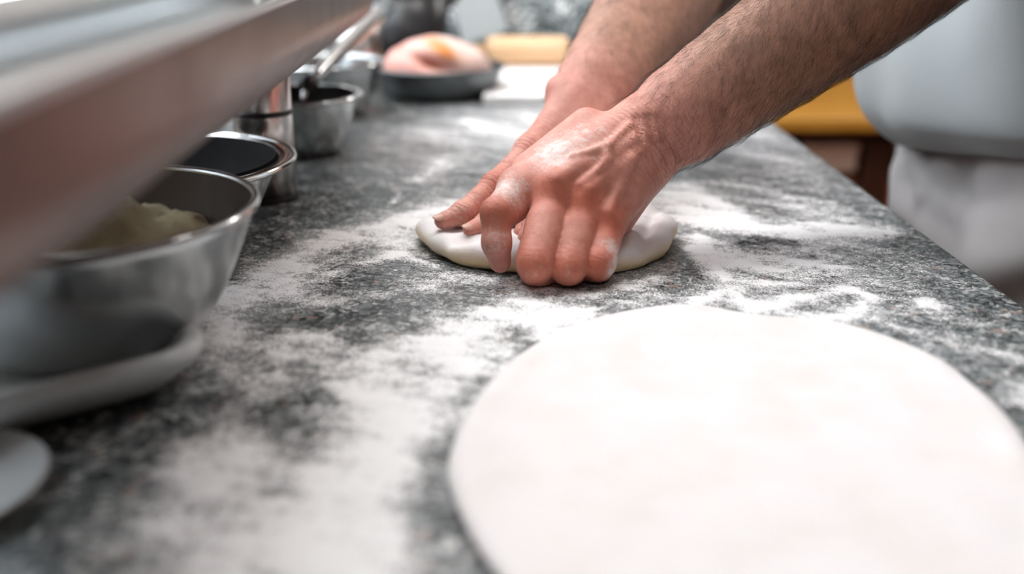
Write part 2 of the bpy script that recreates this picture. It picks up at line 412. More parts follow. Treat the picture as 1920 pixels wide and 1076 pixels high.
# flour laid on the counter: density painted by strokes on the surface
def flour_field(X, Y):
    n = X.shape
    P = np.stack([X.ravel(), Y.ravel(), np.zeros(X.size)], 1)
    wx = .006*vnoise(P, 70, 11, 4) + .010*vnoise(P, 28, 12, 2); wy = .008*vnoise(P, 70, 13, 4) + .014*vnoise(P, 28, 14, 2)
    Q = P[:,:2] + np.stack([wx, wy], 1)
    D = np.zeros(len(P))
    def stroke(pts, wpx, dens, soft=1.6, sub=False):
        nonlocal D
        best = np.full(len(P), 9.0)
        W = [(G(x,y)[:2], wpx_) for (x,y), wpx_ in zip(pts, wpx if hasattr(wpx,'__len__') else [wpx]*len(pts))]
        for (a, wa), (b, wb) in zip(W[:-1], W[1:]) if len(W) > 1 else [(W[0], W[0])]:
            d = b-a; L = d@d
            t = np.clip(((Q-a)@d)/L, 0, 1) if L > 0 else np.zeros(len(Q))
            # width in px -> metres at that depth
            c = a+t[:,None]*d
            dep = c[:,1]*cT + .21*sT
            wm = 1.32*(wa+(wb-wa)*t)*dep/FPX
            e = Q-c; e[:,1] *= .62      # smears are seen at a grazing angle
            best = np.minimum(best, np.hypot(e[:,0], e[:,1])/wm)
        v = dens*np.exp(-best**soft)
        if sub: D = D*(1-np.clip(v, 0, 1))
        else: D = 1-(1-D)*(1-np.clip(v, 0, 1))
    # general dusting over the worked area and far end
    stroke([(560,1000),(900,700),(1300,520),(1500,420)], [330,300,260,170], .40)
    stroke([(1000,260),(1150,210),(1420,260),(1480,300)], [110,120,110,90], .50)
    stroke([(860,230),(1000,225)], [140,120], .30)
    stroke([(1560,420),(1800,640)], [90,120], .20)
    # band running from the steel bowls up to the dough
    stroke([(420,565),(520,505),(620,455),(730,415),(830,390),(900,380)], [40,46,42,40,36,30], .85)
    stroke([(430,640),(480,560),(560,520),(700,470),(790,455)], [34,36,24,18,16], .55)
    stroke([(830,305),(800,335)], [30,22], .65); stroke([(735,350),(726,375)], [6,6], .6); stroke([(880,225),(880,240)], [9,9], .7)
    # loop in front of it
    stroke([(545,600),(525,640),(500,700),(470,770),(440,850),(330,880),(300,960)], [16,20,26,36,46,50,60], .62)
    stroke([(400,640),(440,720),(330,900)], [60,70,90], .42)
    stroke([(540,630),(620,640),(700,690)], [14,28,34], .60)
    stroke([(600,570),(760,545),(850,520)], [26,20,16], .40)
    # broad heap left of the flat dough
    stroke([(740,640),(800,640),(930,600),(1010,610),(1110,590)], [34,48,40,44,18], .92)
    stroke([(1010,655),(930,690),(800,720),(740,790),(700,860),(660,960),(560,1040)], [30,40,52,78,86,104,100], .95)
    stroke([(520,1000),(440,1060)], [90,90], .6); stroke([(640,1080),(600,1120)], [120,130], .85)
    stroke([(870,590),(930,578)], [20,26], .7)
    # round the kneaded dough
    stroke([(760,430),(790,405),(900,385),(1010,380)], [34,30,30,30], .85)
    stroke([(650,520),(780,480),(830,500)], [12,14,12], .55)
    stroke([(880,525),(960,545),(1130,548),(1250,510)], [12,14,14,14], .45)
    stroke([(1235,372),(1290,372),(1350,398)], [46,40,24], 1.0); stroke([(1240,400),(1330,415),(1385,405)], [30,30,16], .95)
    stroke([(1270,425),(1400,432),(1560,440),(1690,438)], [16,18,20,15], .97)
    stroke([(1480,425),(1600,430)], [14,18], .8)
    stroke([(1300,450),(1340,480),(1460,480),(1560,495)], [16,26,26,16], .92)
    stroke([(1340,490),(1370,530),(1470,520)], [16,20,14], .75)
    stroke([(1440,585),(1480,555),(1560,545),(1610,570),(1580,590),(1500,600)], [14,18,20,16,16,16], .95)
    stroke([(1330,560),(1380,545),(1430,570)], [14,14,16], .75)
    stroke([(1290,350),(1400,345),(1560,380)], [16,16,16], .28)
    stroke([(1735,585),(1760,585)], [15,16], .85); stroke([(1690,510),(1740,520)], [12,12], .45)
    stroke([(1620,600),(1760,650),(1900,680)], [12,14,18], .5); stroke([(1890,740),(1930,770)], [26,30], .8)
    stroke([(1180,560),(1250,575)], [16,16], .4)
    stroke([(780,780),(830,700),(960,670)], [26,18,12], .18)
    # places wiped clean
    stroke([(545,600),(640,590),(720,580),(760,610),(640,640)], [14,26,28,20,18], .86, sub=True)
    stroke([(480,740),(540,720),(590,720)], [28,38,22], .9, sub=True)
    stroke([(640,480),(700,470),(745,470)], [10,14,10], .75, sub=True)
    stroke([(640,515),(700,505)], [8,8], .7, sub=True)
    stroke([(1385,452),(1440,448),(1490,452)], [8,9,7], .9, sub=True)
    stroke([(1400,500),(1440,510)], [6,8], .4, sub=True)
    stroke([(60,960),(180,840),(330,780)], [80,70,40], .85, sub=True)
    stroke([(820,760),(900,690),(960,660)], [30,22,12], .55, sub=True)
    stroke([(820,830),(800,960),(850,1080)], [22,40,60], .8, sub=True)
    stroke([(1270,460),(1300,500),(1290,540)], [10,14,14], .7, sub=True)
    stroke([(560,330),(700,300)], [70,60], .8, sub=True)
    stroke([(640,440),(720,440),(780,470),(700,500)], [30,34,24,16], .60)
    stroke([(470,560),(560,545),(640,520)], [44,34,20], .50)
    stroke([(690,640),(640,700),(560,660)], [30,30,20], .40)
    stroke([(720,720),(700,800),(640,900),(560,1000)], [60,80,80,90], .55)
    stroke([(900,240),(760,260),(700,330)], [60,50,40], .24)
    bX, bY = G(905,196)[0], G(905,196)[1]
    D[(P[:,0] > bX-.004) & (P[:,0] < bX+.255) & (P[:,1] > bY-.004)] = 0
    nz = vnoise(P, 210, 21, 3)
    D = D*(1+.28*nz) + .05*nz*(D > .02)
    return np.clip(D, 0, 1.15).reshape(n)
gs = .0025
gx = np.arange(-.34, XR-.001, gs); gy = np.arange(.16, 1.75, gs)
GX, GY = np.meshgrid(gx, gy, indexing='ij')
FD = flour_field(GX, GY)
def make_flour():
    h = np.clip(FD-.55, 0, 1)
    PN = np.stack([GX.ravel(), GY.ravel(), 0*GX.ravel()], 1)
    Z = ZC+.0004+.0016*h*(1+.5*vnoise(PN, 260, 31, 3).reshape(h.shape))
    V = np.stack([GX, GY, Z], -1).reshape(-1,3); nx, ny = GX.shape
    ii, jj = np.meshgrid(np.arange(nx-1), np.arange(ny-1), indexing='ij')
    keep = np.maximum.reduce([FD[:-1,:-1],FD[1:,:-1],FD[:-1,1:],FD[1:,1:]]) > .09
    a = (ii*ny+jj)[keep]; F = np.stack([a, a+ny, a+ny+1, a+1], 1)
    used = np.zeros(len(V), bool); used[F.ravel()] = True; remap = np.cumsum(used)-1
    o = O('flour', V[used], remap[F], M['flour'], None, (0,.6,ZC))
    at_ = o.data.attributes.new('flour_depth', 'FLOAT', 'POINT'); at_.data.foreach_set('value', FD.ravel()[used].astype(np.float32))
    tag(o, 'white flour scattered in smears over the grey granite worktop', 'flour', kind='stuff')
make_flour()

# ------------------------------------------------------------------ doughs
def slab(name, outline, H, edge, n=220, rings=26, topf=None, bare=None):
    C = outline.mean(0)
    prof = []                                    # (rho, z) from centre of top to the rim and underneath
    for k in range(rings): prof.append((k/(rings-1)*(1-edge), 1.0))
    for k in range(1, 9):
        a = k/8*math.pi*.80; prof.append((1-edge+edge*math.sin(a), .46+.54*math.cos(a)))
    prof.append((1-edge*.9, 0.0)); prof.append((0.02, 0.0))
    V = []; R = outline[:, :2]-C[:2]
    for i in range(n):
        for rho, z in prof: V.append((C[0]+R[i,0]*rho, C[1]+R[i,1]*rho, ZC+.0006+H*max(z, 0)))
    V = np.array(V); m = len(prof); up = np.tile(np.array([p[1] for p in prof]), n); rr = np.tile(np.array([p[0] for p in prof]), n)
    if topf is not None: V[:,2] += topf(V, rr)*(up > .02)*np.clip(up, 0, 1)
    i = np.arange(n); j = (i+1)%n; k = np.arange(m-1)
    F = np.stack([i[:,None]*m+k, j[:,None]*m+k, j[:,None]*m+k+1, i[:,None]*m+k+1], -1).reshape(-1,4)[:, ::-1]
    o = O(name, V, F, M['dough'], None, (C[0], C[1], ZC))
    at_ = o.data.attributes.new('bare', 'FLOAT', 'POINT')
    at_.data.foreach_set('value', (bare(V, up, rr) if bare is not None else np.zeros(len(V))).astype(np.float32))
    return o
flat_px = [(840,908),(850,850),(876,790),(932,720),(1000,664),(1070,626),(1150,603),(1230,591),(1300,588),(1360,597),(1440,607),(1540,616),(1600,627),
           (1680,654),(1766,694),(1823,740),(1880,791),(1925,852),(1975,960),(1985,1080),(1930,1200),(1760,1300),(1500,1350),(1240,1320),(1050,1220),(930,1095),(868,992)]
ol = closed_spline([G(x,y) for x,y in flat_px], 240)
def ftop(V, r): return .0006*vnoise(V, 45, 3, 3)+.0013*np.exp(-((r-.93)/.05)**2)*(vnoise(V, 60, 5, 2)+.4)
tag(slab('pizza_dough', ol, .0065, .05, 240, 30, ftop), 'large thin round of rolled white pizza dough lying flat on floured granite', 'dough')
knead_px = [(781,446),(800,474),(850,500),(905,511),(960,517),(1050,522),(1140,519),(1205,508),(1252,484),(1268,448)]
ol2 = [G(x,y)for x,y in knead_px]+[G(x,y,ZC+.012) for x,y in [(1262,418),(1240,394),(1180,384),(1100,384),(1000,390),(905,406),(825,424)]]
ol2 = closed_spline(np.array([(p[0],p[1],0) for p in ol2]), 220)
ol2[:,:2] += (ol2-ol2.mean(0))[:,:2]/.075*(.0013*vnoise(ol2, 150, 17, 3))[:,None]
dent = [(at(872,452,.665), .010, .006), (at(1010,440,.66), .018, .005), (at(1110,450,.66), .03, .006), (at(845,428,.69), .014, .004)]
def ktop(V, r):
    z = .0022*vnoise(V, 95, 7, 4)+.0045*np.exp(-((V[:,0]-.078)/.012)**2-((V[:,1]-.64)/.02)**2)-.004*np.exp(-((V[:,0]-.094-.25*(V[:,1]-.66))/.004)**2)+.003*np.exp(-((V[:,0]-.10)/.03)**2)
    for p, s, d in dent: z -= d*np.exp(-((V[:,0]-p[0])**2+(V[:,1]-p[1])**2)/s**2)
    return z
def kbare(V, up, r):
    return np.clip((.80-up)*2.2, 0, 1)*np.clip(.75+.9*vnoise(V, 60, 9, 2), 0, 1)*(r > .8)
tag(slab('kneaded_dough', ol2, .0165, .16, 220, 26, ktop, kbare), 'thick small disc of soft dough being pressed flat under the two hands', 'dough')

# ------------------------------------------------------------------ vessels on the left
def bowl(name, c, rb, rt, h, lip=.006, t=.0014, belly=.35, m='steel', lipm='steel_bright', flange=0.0, inm=None):
    root = empty(name, (c[0], c[1], c[2])); n = 14; outer = [(0.0008, 0), (rb*.9, 0)]
    for k in range(n+1):
        s = k/n; outer.append((rb+(rt-rb)*(s**(1-belly)), .003+(h-.003)*s))
    if flange: outer.append((rt+flange, h+.001))
    inner = [(r-t, z+t*.8) for r, z in outer[1:][::-1]]
    inner[-1] = (rb*.9, t); inner.append((.0008, t))
    V, F = lathe(outer+inner, 112, c)
    body = O('body', V, F, M[m], root, c)
    if inm is not None:
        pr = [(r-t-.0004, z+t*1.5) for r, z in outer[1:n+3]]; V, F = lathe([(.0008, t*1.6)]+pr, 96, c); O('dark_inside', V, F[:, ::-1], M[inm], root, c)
    ring = [(rt+flange+lip*.5*math.cos(a), h+.0005+lip*.42*math.sin(a)) for a in np.linspace(0, 2*math.pi, 11)]
    V, F = lathe(ring, 112, c); O('rim', V, F, M[lipm], root, c)
    return root
def mound(name, c, r, z0, hgt, m, seed, amp=.15, n=72, rings=24, tiltx=0):
    V = []; 
    for i in range(n):
        for k in range(rings+1):
            s = max(k/rings, .004); V.append((c[0]+r*s*math.cos(2*math.pi*i/n), c[1]+r*s*math.sin(2*math.pi*i/n), z0+hgt*math.cos(s*math.pi/2)**1.2))
    V = np.array(V); V[:,2] += hgt*amp*(vnoise(V, 90, seed, 4))+hgt*.25*amp*vnoise(V, 500, seed+1, 2)+tiltx*(V[:,0]-c[0])
    m_ = rings+1; i = np.arange(n); j = (i+1)%n; k = np.arange(rings)
    F = np.stack([i[:,None]*m_+k, i[:,None]*m_+k+1, j[:,None]*m_+k+1, j[:,None]*m_+k], -1).reshape(-1,4)
    return O(name, V, F, m, None, (c[0],c[1],z0))
# bowl nearest the camera, with semolina, standing on a white tray
c1 = at(128,392,.505)
b1z = ZC+.006
B1 = bowl('mixing_bowl', (c1[0], c1[1], b1z), .052, .0925, c1[2]-b1z, .005, belly=.42, inm='stained')
tag(B1, 'dull steel bowl holding pale semolina, nearest the camera on the white tray', 'bowl', 'steel bowls along the left side')
sem = mat('semolina', (.60,.47,.27), .9); N_ = NT(sem); nz_ = N_.noise(N_.geo(), 700, 3); N_.bump(nz_, .8, .002)
N_.l(N_.ramp(nz_, [(.3,(.66,.54,.30)),(.7,(.86,.78,.55))]), N_.b.inputs['Base Color'])
tag(mound('semolina', (c1[0]-.002, c1[1], b1z+.044), .079, b1z+.046, .034, sem, 41, .18), 'pale yellow heap of coarse semolina inside the nearest steel bowl', 'flour', kind='stuff')
# bowl 2
c2 = at(400,303,.712)
B2 = bowl('mixing_bowl', (c2[0]+.030, c2[1], ZC), .052, .0885, c2[2]-ZC, .006, belly=.45, m='steel_bright', inm='dark_in', flange=.010)
B2.location.x = -.257; tag(B2, 'polished steel bowl with dark inside and wide shiny lip, in front of the canister', 'bowl', 'steel bowls along the left side')
# bowl 3 with sauce
c3 = at(556,179,.985)
B3 = bowl('sauce_bowl', (c3[0], c3[1], ZC), .040, .059, c3[2]-ZC, .005, belly=.4, inm='dark_in', flange=.004)
tag(B3, 'small steel bowl of red sauce with a ladle standing in it', 'bowl', 'steel bowls along the left side')
sauce = mat('tomato_sauce', (.20,.03,.008), .25)
sv, sf = lathe([(.0008,0),(.03,.0006),(.0535,.0),(.0535,-.004),(.0008,-.004)], 64, (c3[0],c3[1],c3[2]-.016))
tag(O('tomato_sauce', sv, sf[:, ::-1], sauce, None, (c3[0],c3[1],c3[2]-.02)), 'red tomato sauce filling the small bowl under the ladle', 'sauce')
# bowl 4
c4 = at(600,116,1.20)
B4 = bowl('mixing_bowl', (c4[0], c4[1], ZC), .050, .0735, c4[2]-ZC, .005, belly=.35, flange=.003)
tag(B4, 'steel bowl standing behind the red sauce bowl, left of the meat pan', 'bowl', 'steel bowls along the left side')
# ladle
L0, L1, L2 = at(566,172,.985), at(584,150,1.01), at(706,30,1.20)
ladle = tag(empty('ladle', L0), 'steel ladle with long straight handle leaning out of the red sauce bowl', 'ladle')
d = (L2-L1)/np.linalg.norm(L2-L1)
V, F = tube([L1-d*.004, L1+d*.02, L1+d*.09, L2, L2+d*.05], [.0046,.0062,.0078,.0100,.0092], 14); O('handle', V, F, M['steel_bright'], ladle, L1)
V, F = tube([L1-d*.020, L1-d*.012, L1-d*.002, L1+d*.004], [.007,.0085,.0085,.006], 14); O('collar', V, F, M['black'], ladle, L1)
V, F = tube([L0-np.array([0,0,.012]), L1-d*.016], [.003,.0034], 10); O('shank', V, F, M['steel_bright'], ladle, L0)
sc_ = L0-np.array([.004,0,.020]); V, F = lathe([(.0008,-.011),(.012,-.010),(.021,-.004),(.024,.004),(.0225,.004),(.019,-.003),(.011,-.0085),(.0008,-.0095)], 40, sc_)
O('scoop', V, F, M['steel_bright'], ladle, sc_)
# canister
cc = G(505,371); r = .0238; H = .125
can = tag(empty('canister', cc), 'tall brushed steel canister with a black band, behind the dark bowl', 'canister')
V, F = lathe([(.0008,.004),(r,.004),(r,.071)], 72, cc); O('lower_body', V, F, M['steel_can'], can, cc)
V, F = lathe([(r,.0735),(r,H),(r-.001,H+.002),(.0008,H+.002)], 72, cc); O('upper_body', V, F, M['steel_can'], can, cc)
V, F = lathe([(r,.070),(r+.0009,.071),(r+.0009,.0735),(r,.0745)], 72, cc); O('black_band', V, F, M['black'], can, cc)
V, F = lathe([(.0008,0),(r+.0005,0),(r+.0005,.004),(r-.001,.005)], 72, cc); O('base_ring', V, F, M['black'], can, cc)
V, F = lathe([(r-.003,H+.001),(r-.003,H+.006),(.009,H+.010),(.009,H+.018),(.0008,H+.020)], 48, cc); O('lid', V, F, M['steel_bright'], can, cc)
# tall steel pot behind
cp = G(672,163); 
pot = tag(empty('steel_pot', cp), 'narrow upright steel pot behind the row of bowls', 'pot')
V, F = lathe([(.0008,0),(.034,0),(.036,.003),(.036,.108),(.0345,.108),(.0345,.004),(.0008,.003)], 64, cp); O('body', V, F, M['steel_can'], pot, cp)
V, F = lathe([(.036+.0025*math.cos(a), .108+.0025*math.sin(a)) for a in np.linspace(0,2*math.pi,9)], 64, cp); O('rim', V, F, M['steel_bright'], pot, cp)
# dark saucepan far back
cs = G(766,140); 
sp = tag(empty('saucepan', cs), 'dark metal saucepan standing against the splashback behind the ham', 'pot')
V, F = lathe([(.0008,0),(.060,0),(.064,.004),(.064,.125),(.0615,.125),(.0615,.006),(.0008,.005)], 72, cs); O('body', V, F, M['black_pot'], sp, cs)
V, F = lathe([(.064+.003*math.cos(a), .125+.003*math.sin(a)) for a in np.linspace(0,2*math.pi,9)], 72, cs); O('rim', V, F, M['steel'], sp, cs)
V, F = tube([cs+np.array([.062,-.005,.105]), cs+np.array([.075,.03,.118]), cs+np.array([.085,.09,.132])], [.008,.009,.008], 12); O('handle', V, F, M['black'], sp, cs)
# dark pan with ham
cm = at(822,124,1.335)
pan = tag(bowl('roasting_pan', (cm[0], cm[1], ZC), .067, .0865, cm[2]-ZC, .005, belly=.5, m='steel_dark', lipm='steel_dark', flange=.001, inm='steel_dark'), 'round charcoal metal pan holding the pink ham', 'pan')
def ham():
    c = np.array([cm[0]-.004, cm[1], ZC+.030]); V = []; n, m_ = 96, 48
    for i in range(n):
        for j in range(m_+1):
            a = 2*math.pi*i/n; b = -math.pi/2+math.pi*j/m_; bb = np.clip(b, -1.55, 1.55)
            V.append((math.cos(bb)*math.cos(a), math.cos(bb)*math.sin(a), math.sin(bb)))
    U = np.array(V); s = 1+.06*vnoise(U, 2.6, 51, 3)
    P = U*np.array([.0735,.060,.050])*s[:,None]
    # fold across the front of the joint
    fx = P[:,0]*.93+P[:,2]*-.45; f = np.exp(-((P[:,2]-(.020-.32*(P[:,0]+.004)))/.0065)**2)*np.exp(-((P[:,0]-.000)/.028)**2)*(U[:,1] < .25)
    P -= U*(f*.017)[:,None]
    lobe = np.exp(-((P[:,2]-(.034-.45*(P[:,0]-.012)))/.008)**2)*np.exp(-((P[:,0]-.012)/.02)**2)*(U[:,1] < .25)
    P += U*(lobe*.005)[:,None]
    P[:,2] = np.maximum(P[:,2], -.022)
    mm = m_+1; i = np.arange(n); j = (i+1)%n; k = np.arange(m_)
    F = np.stack([i[:,None]*mm+k, j[:,None]*mm+k, j[:,None]*mm+k+1, i[:,None]*mm+k+1], -1).reshape(-1,4)
    hm = mat('cured_ham', (.7,.3,.25), .38); N = NT(hm)
    a = N.n('ShaderNodeAttribute', attribute_name='ham_colour').outputs['Color']; nz = N.noise(N.obj(), 60, 4)
    N.l(N.mixc(.3, a, N.ramp(nz, [(.3,(.3,.3,.3)),(.7,(.7,.7,.7))]), 'OVERLAY'), N.b.inputs['Base Color'])
    N.b.inputs['Subsurface Weight'].default_value = .1
    o = O('ham', P+c, F, hm, None, c)
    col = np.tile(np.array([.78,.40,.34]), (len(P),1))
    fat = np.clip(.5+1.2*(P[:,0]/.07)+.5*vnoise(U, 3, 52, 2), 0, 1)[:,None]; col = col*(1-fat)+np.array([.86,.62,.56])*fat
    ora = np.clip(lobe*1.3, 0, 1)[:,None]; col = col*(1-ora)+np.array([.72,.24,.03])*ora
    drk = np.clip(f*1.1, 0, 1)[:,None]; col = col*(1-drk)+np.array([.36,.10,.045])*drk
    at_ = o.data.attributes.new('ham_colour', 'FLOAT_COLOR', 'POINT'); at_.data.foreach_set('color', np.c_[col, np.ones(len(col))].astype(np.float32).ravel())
    tag(o, 'pink joint of ham with an orange fold, sitting in the dark pan', 'ham')
ham()
# grey board leaning on the splashback
lb = tag(empty('grey_cutting_board', G(905,128)), 'grey plastic cutting board leaning askew against the splashback beside the ham', 'board')
bo = boxo('board', -.045,.045,-.006,.006,0,.24, M['grey_plastic'], lb, .004, base=(0,0,0))
V, F = cat_vf([tube([(-.03,-.0075,.20),(0,-.0075,.205),(.03,-.0075,.20)], .0025, 8)]); gr = O('grip_ridge', V, F, M['grey_plastic'], lb)
for q in (bo, gr): q.location = (0,0,0)
lb.location = (-.048, 1.905, ZC+.018); lb.rotation_euler = (math.radians(-20), math.radians(-17), 0)
# pastry board + rolling pin
pb = boxo('pastry_board', 0,0.001,0,0.001,0,0.001, M['flour_solid']) if False else None
pts = [G(905,196), G(1100,196), (.20,1.78,ZC), (-.055,1.78,ZC)]
X0 = G(905,196)[0]; Y0 = G(905,196)[1]
pb = tag(boxo('pastry_board', X0, X0+.25, Y0, 1.74, ZC, ZC+.012, M['flour_solid'], None, .003), 'white flour-covered pastry board under the rolling pin', 'board')
pc = np.array([.065, 1.575, ZC+.012+.0225]); 
pin = tag(empty('rolling_pin', (pc[0],pc[1],ZC+.012)), 'pale wooden rolling pin lying on the white pastry board', 'rolling pin')
def xl(prof, cen):
    V, F = lathe(prof, 48); V = np.stack([V[:,2], V[:,0], V[:,1]], 1)+cen; return V, F
xa, xb = G(915,110,ZC+.03)[0]-.005, G(1064,110,ZC+.03)[0]+.006
L = (xb-xa)/2; pc[0] = (xa+xb)/2
V, F = xl([(.001,-L),(.014,-L),(.0205,-L+.004),(.0225,-L+.012),(.0225,L-.012),(.0205,L-.004),(.014,L),(.001,L)], pc); O('barrel', V, F, M['pin_wood'], pin, pc)
for s in (-1,1):
    V, F = xl([(.001,s*(L+.058)),(.007,s*(L+.056)),(.0105,s*(L+.045)),(.0085,s*(L+.015)),(.0075,s*L),(.001,s*L)], pc); O('pin_handle', V, F, M['pin_wood'], pin, pc)

# white tray under the nearest bowl
def rounded_tray():
    cor = G(417,690, ZC+.012)[:2]; u = np.array([-.80,-.60]); v = np.array([-.60,.80]); Lu, Lv, rad = .24, .25, .028
    def outline(ins, rr):
        pts = []
        for (cu, cv, a0) in ((rr,rr,180),(Lu-2*ins-rr,rr,270),(Lu-2*ins-rr,Lv-2*ins-rr,0),(rr,Lv-2*ins-rr,90)):
            for k in range(9):
                a = math.radians(a0+k*90/8); pts.append((ins+cu+rr*math.cos(a), ins+cv+rr*math.sin(a)))
        return pts
    cor = cor-(-u*0.0)-v*.004
    secs = [(.020,.002,.020),(.016,.004,.022),(.002,.018,.028),(0,.022,.03),(.001,.026,.029),(.006,.0275,.026),(.0105,.025,.022),(.013,.019,.02),(.020,.0065,.018),(.026,.0055,.016)]
    V = []; n = 36
    for ins, z, rr in secs:
        for a, b in outline(ins, rr): p = cor+u*a+v*b; V.append((p[0],p[1],ZC+z-.001))
    F = []
    for k in range(len(secs)-1):
        for i in range(n): F.append((k*n+i, k*n+(i+1)%n, (k+1)*n+(i+1)%n, (k+1)*n+i))
    F.append(tuple((len(secs)-1)*n+i for i in range(n))); F.append(tuple(range(n-1,-1,-1)))
    o = O('serving_tray', V, F, M['white_plastic'], None, (cor[0]+u[0]*Lu/2+v[0]*Lv/2, cor[1]+u[1]*Lu/2+v[1]*Lv/2, ZC))
    tag(o, 'white plastic tray with a thick rolled edge under the nearest steel bowl', 'tray')
rounded_tray()
dc = (-.232,.338)
V, F = lathe([(.0008,.0),(.036,0),(.042,.002),(.0475,.006),(.0485,.0072),(.0475,.0082),(.0445,.0068),(.034,.0025),(.0008,.002)], 72, (dc[0],dc[1],ZC))
tag(O('saucer', V, F, M['white_plastic'], None, (dc[0],dc[1],ZC)), 'small white saucer on the granite in front of the white tray', 'saucer')

# ------------------------------------------------------------------ long steel basin overhanging the bowls
def basin():
    root = tag(empty('steel_basin', (-.19,.6,ZC+.12)), 'long polished steel basin overhanging the bowls, brown reflections painted on its side', 'basin')
    A0, A1 = np.array([-.108,.10]), np.array([-.142,1.12]); ax = (A1-A0)/np.linalg.norm(A1-A0); side = np.array([-ax[1], ax[0]])
    L = np.linalg.norm(A1-A0); W = .135; rc = .06
    def outline(ins, rr, n=10):
        pts = []
        for (cu, cv, a0) in ((rr,rr,180),(L-2*ins-rr,rr,270),(L-2*ins-rr,W-2*ins-rr,0),(rr,W-2*ins-rr,90)):
            for k in range(n+1):
                a = math.radians(a0+k*90/n); pts.append((ins+cu+rr*math.cos(a), ins+cv+rr*math.sin(a)))
        # densify the straights
        out = []
        for p, q in zip(pts, pts[1:]+pts[:1]):
            m_ = max(1, int(math.hypot(q[0]-p[0], q[1]-p[1])/.03)) if math.hypot(q[0]-p[0], q[1]-p[1]) > .05 else 1
            out += [(p[0]+(q[0]-p[0])*t/m_, p[1]+(q[1]-p[1])*t/m_) for t in range(m_)]
        return out
    top, bot = ZC+.176, ZC+.122
    secs = []
    for k in range(9):                      # outer wall, rounded underneath
        a = k/8*math.pi/2; secs.append((.022*(1-math.sin(a)), bot+.030*(1-math.cos(a)), rc-.022*(1-math.sin(a))))
    secs += [(0,top-.004,rc),(-.002,top-.001,rc+.002),(-.001,top+.001,rc+.001),(.002,top,rc-.002)]
    for k in range(9):
        a = (1-k/8)*math.pi/2; secs.append((.003+.03*(1-math.sin(a)), bot+.004+.032*(1-math.cos(a)), rc-.003-.025*(1-math.sin(a))))
    V, F = [], []; n = None
    base_n = len(outline(0, rc))
    for ins, z, rr in secs:
        o = outline(ins, rr)
        if len(o) != base_n: o = o[:base_n]+[o[-1]]*(base_n-len(o))
        for a, b in o: p = A0+ax*a+side*b; V.append((p[0],p[1],z))
    n = base_n
    for k in range(len(secs)-1):
        for i in range(n): F.append((k*n+i, k*n+(i+1)%n, (k+1)*n+(i+1)%n, (k+1)*n+i))
    F.append(tuple(range(n-1,-1,-1))); F.append(tuple((len(secs)-1)*n+i for i in range(n)))
    nf = [f for f in F[:9*n]]+[F[-2]]; ni = [f for f in F if f not in set(nf)]
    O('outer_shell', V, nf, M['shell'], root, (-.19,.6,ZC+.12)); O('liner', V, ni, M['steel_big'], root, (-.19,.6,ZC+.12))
    for y in (.20, .98):
        x = A0[0]+ax[0]*y
        boxo('bracket', -.62, x-.03, y-.012, y+.012, ZC+.110, ZC+.122, M['steel'], root, .002)
basin()

# ------------------------------------------------------------------ wooden table beyond the counter
tb = tag(empty('wooden_table', (.95,2.2,0)), 'honey-coloured wooden table with dark legs behind the person', 'table')
boxo('table_top', .50,1.50,2.00,2.62,.725,.755, M['honey_wood'], tb, .006)
boxo('apron', .54,1.46,2.04,2.065,.700,.725, M['dark_wood'], tb, .003); boxo('apron', .54,1.46,2.555,2.58,.63,.725, M['dark_wood'], tb, .003)
for x in (.54, .735, 1.40):
    for y in (2.04, 2.52): boxo('leg', x,x+.06,y,y+.06,0,.725, M['dark_wood'], tb, .005)
boxo('lower_shelf', .55,1.45,2.06,2.56,.615,.632, M['dark_wood'], tb, .003)
cb = tag(empty('cardboard_box', (.70,2.1,.632)), 'cream cardboard box on the lower shelf of the wooden table', 'box')
boxo('carton', .60,.722,2.05,2.20,.632,.682, mat('cream_card', (.80,.62,.48), .8), cb, .004); boxo('carton_lid', .597,.725,2.047,2.203,.676,.692, mat('card_lid', (.78,.60,.46), .8), cb, .003)
cb2 = tag(empty('storage_crate', (1.0,2.1,.632)), 'second cream carton on the table shelf, nearer the person', 'box')
boxo('carton', .805,1.06,2.05,2.20,.632,.682, bpy.data.materials['cream_card'], cb2, .004); boxo('carton_lid', .802,1.063,2.047,2.203,.676,.692, bpy.data.materials['card_lid'], cb2, .003)
# unseen brown dresser, added along the right wall for the steel to reflect
dr = tag(empty('reflection_dresser', (2.85,1.2,0)), 'long brown wooden dresser added out of view for the steel to reflect', 'dresser')
boxo('carcass', 2.62,3.08,-.9,3.6,0,1.9, M['brown_wood'], dr, .006)
for k in range(6):
    dd = boxo('dresser_door', 2.60,2.62,-.87+k*.745,-.87+k*.745+.72,.05,1.86, M['brown_wood'], dr, .006)
    boxo('door_knob', 2.58,2.60,-.84+k*.745,-.815+k*.745,1.0,1.025, M['steel'], dd, .004, base=(2.59,-.83+k*.745,1.0))

# ------------------------------------------------------------------ the person
PB = np.array([.47,.93,0])
person = tag(empty('person', PB), 'person in pale grey shirt and white trousers pressing dough with both bare hands', 'person')
H_ = .00125
def unit(v): return v/np.linalg.norm(v)
joints = []                                  # (point, radius) for knuckle reddening
wr_axes = []                                 # (point, axis dir, radius, strength) for wrinkles
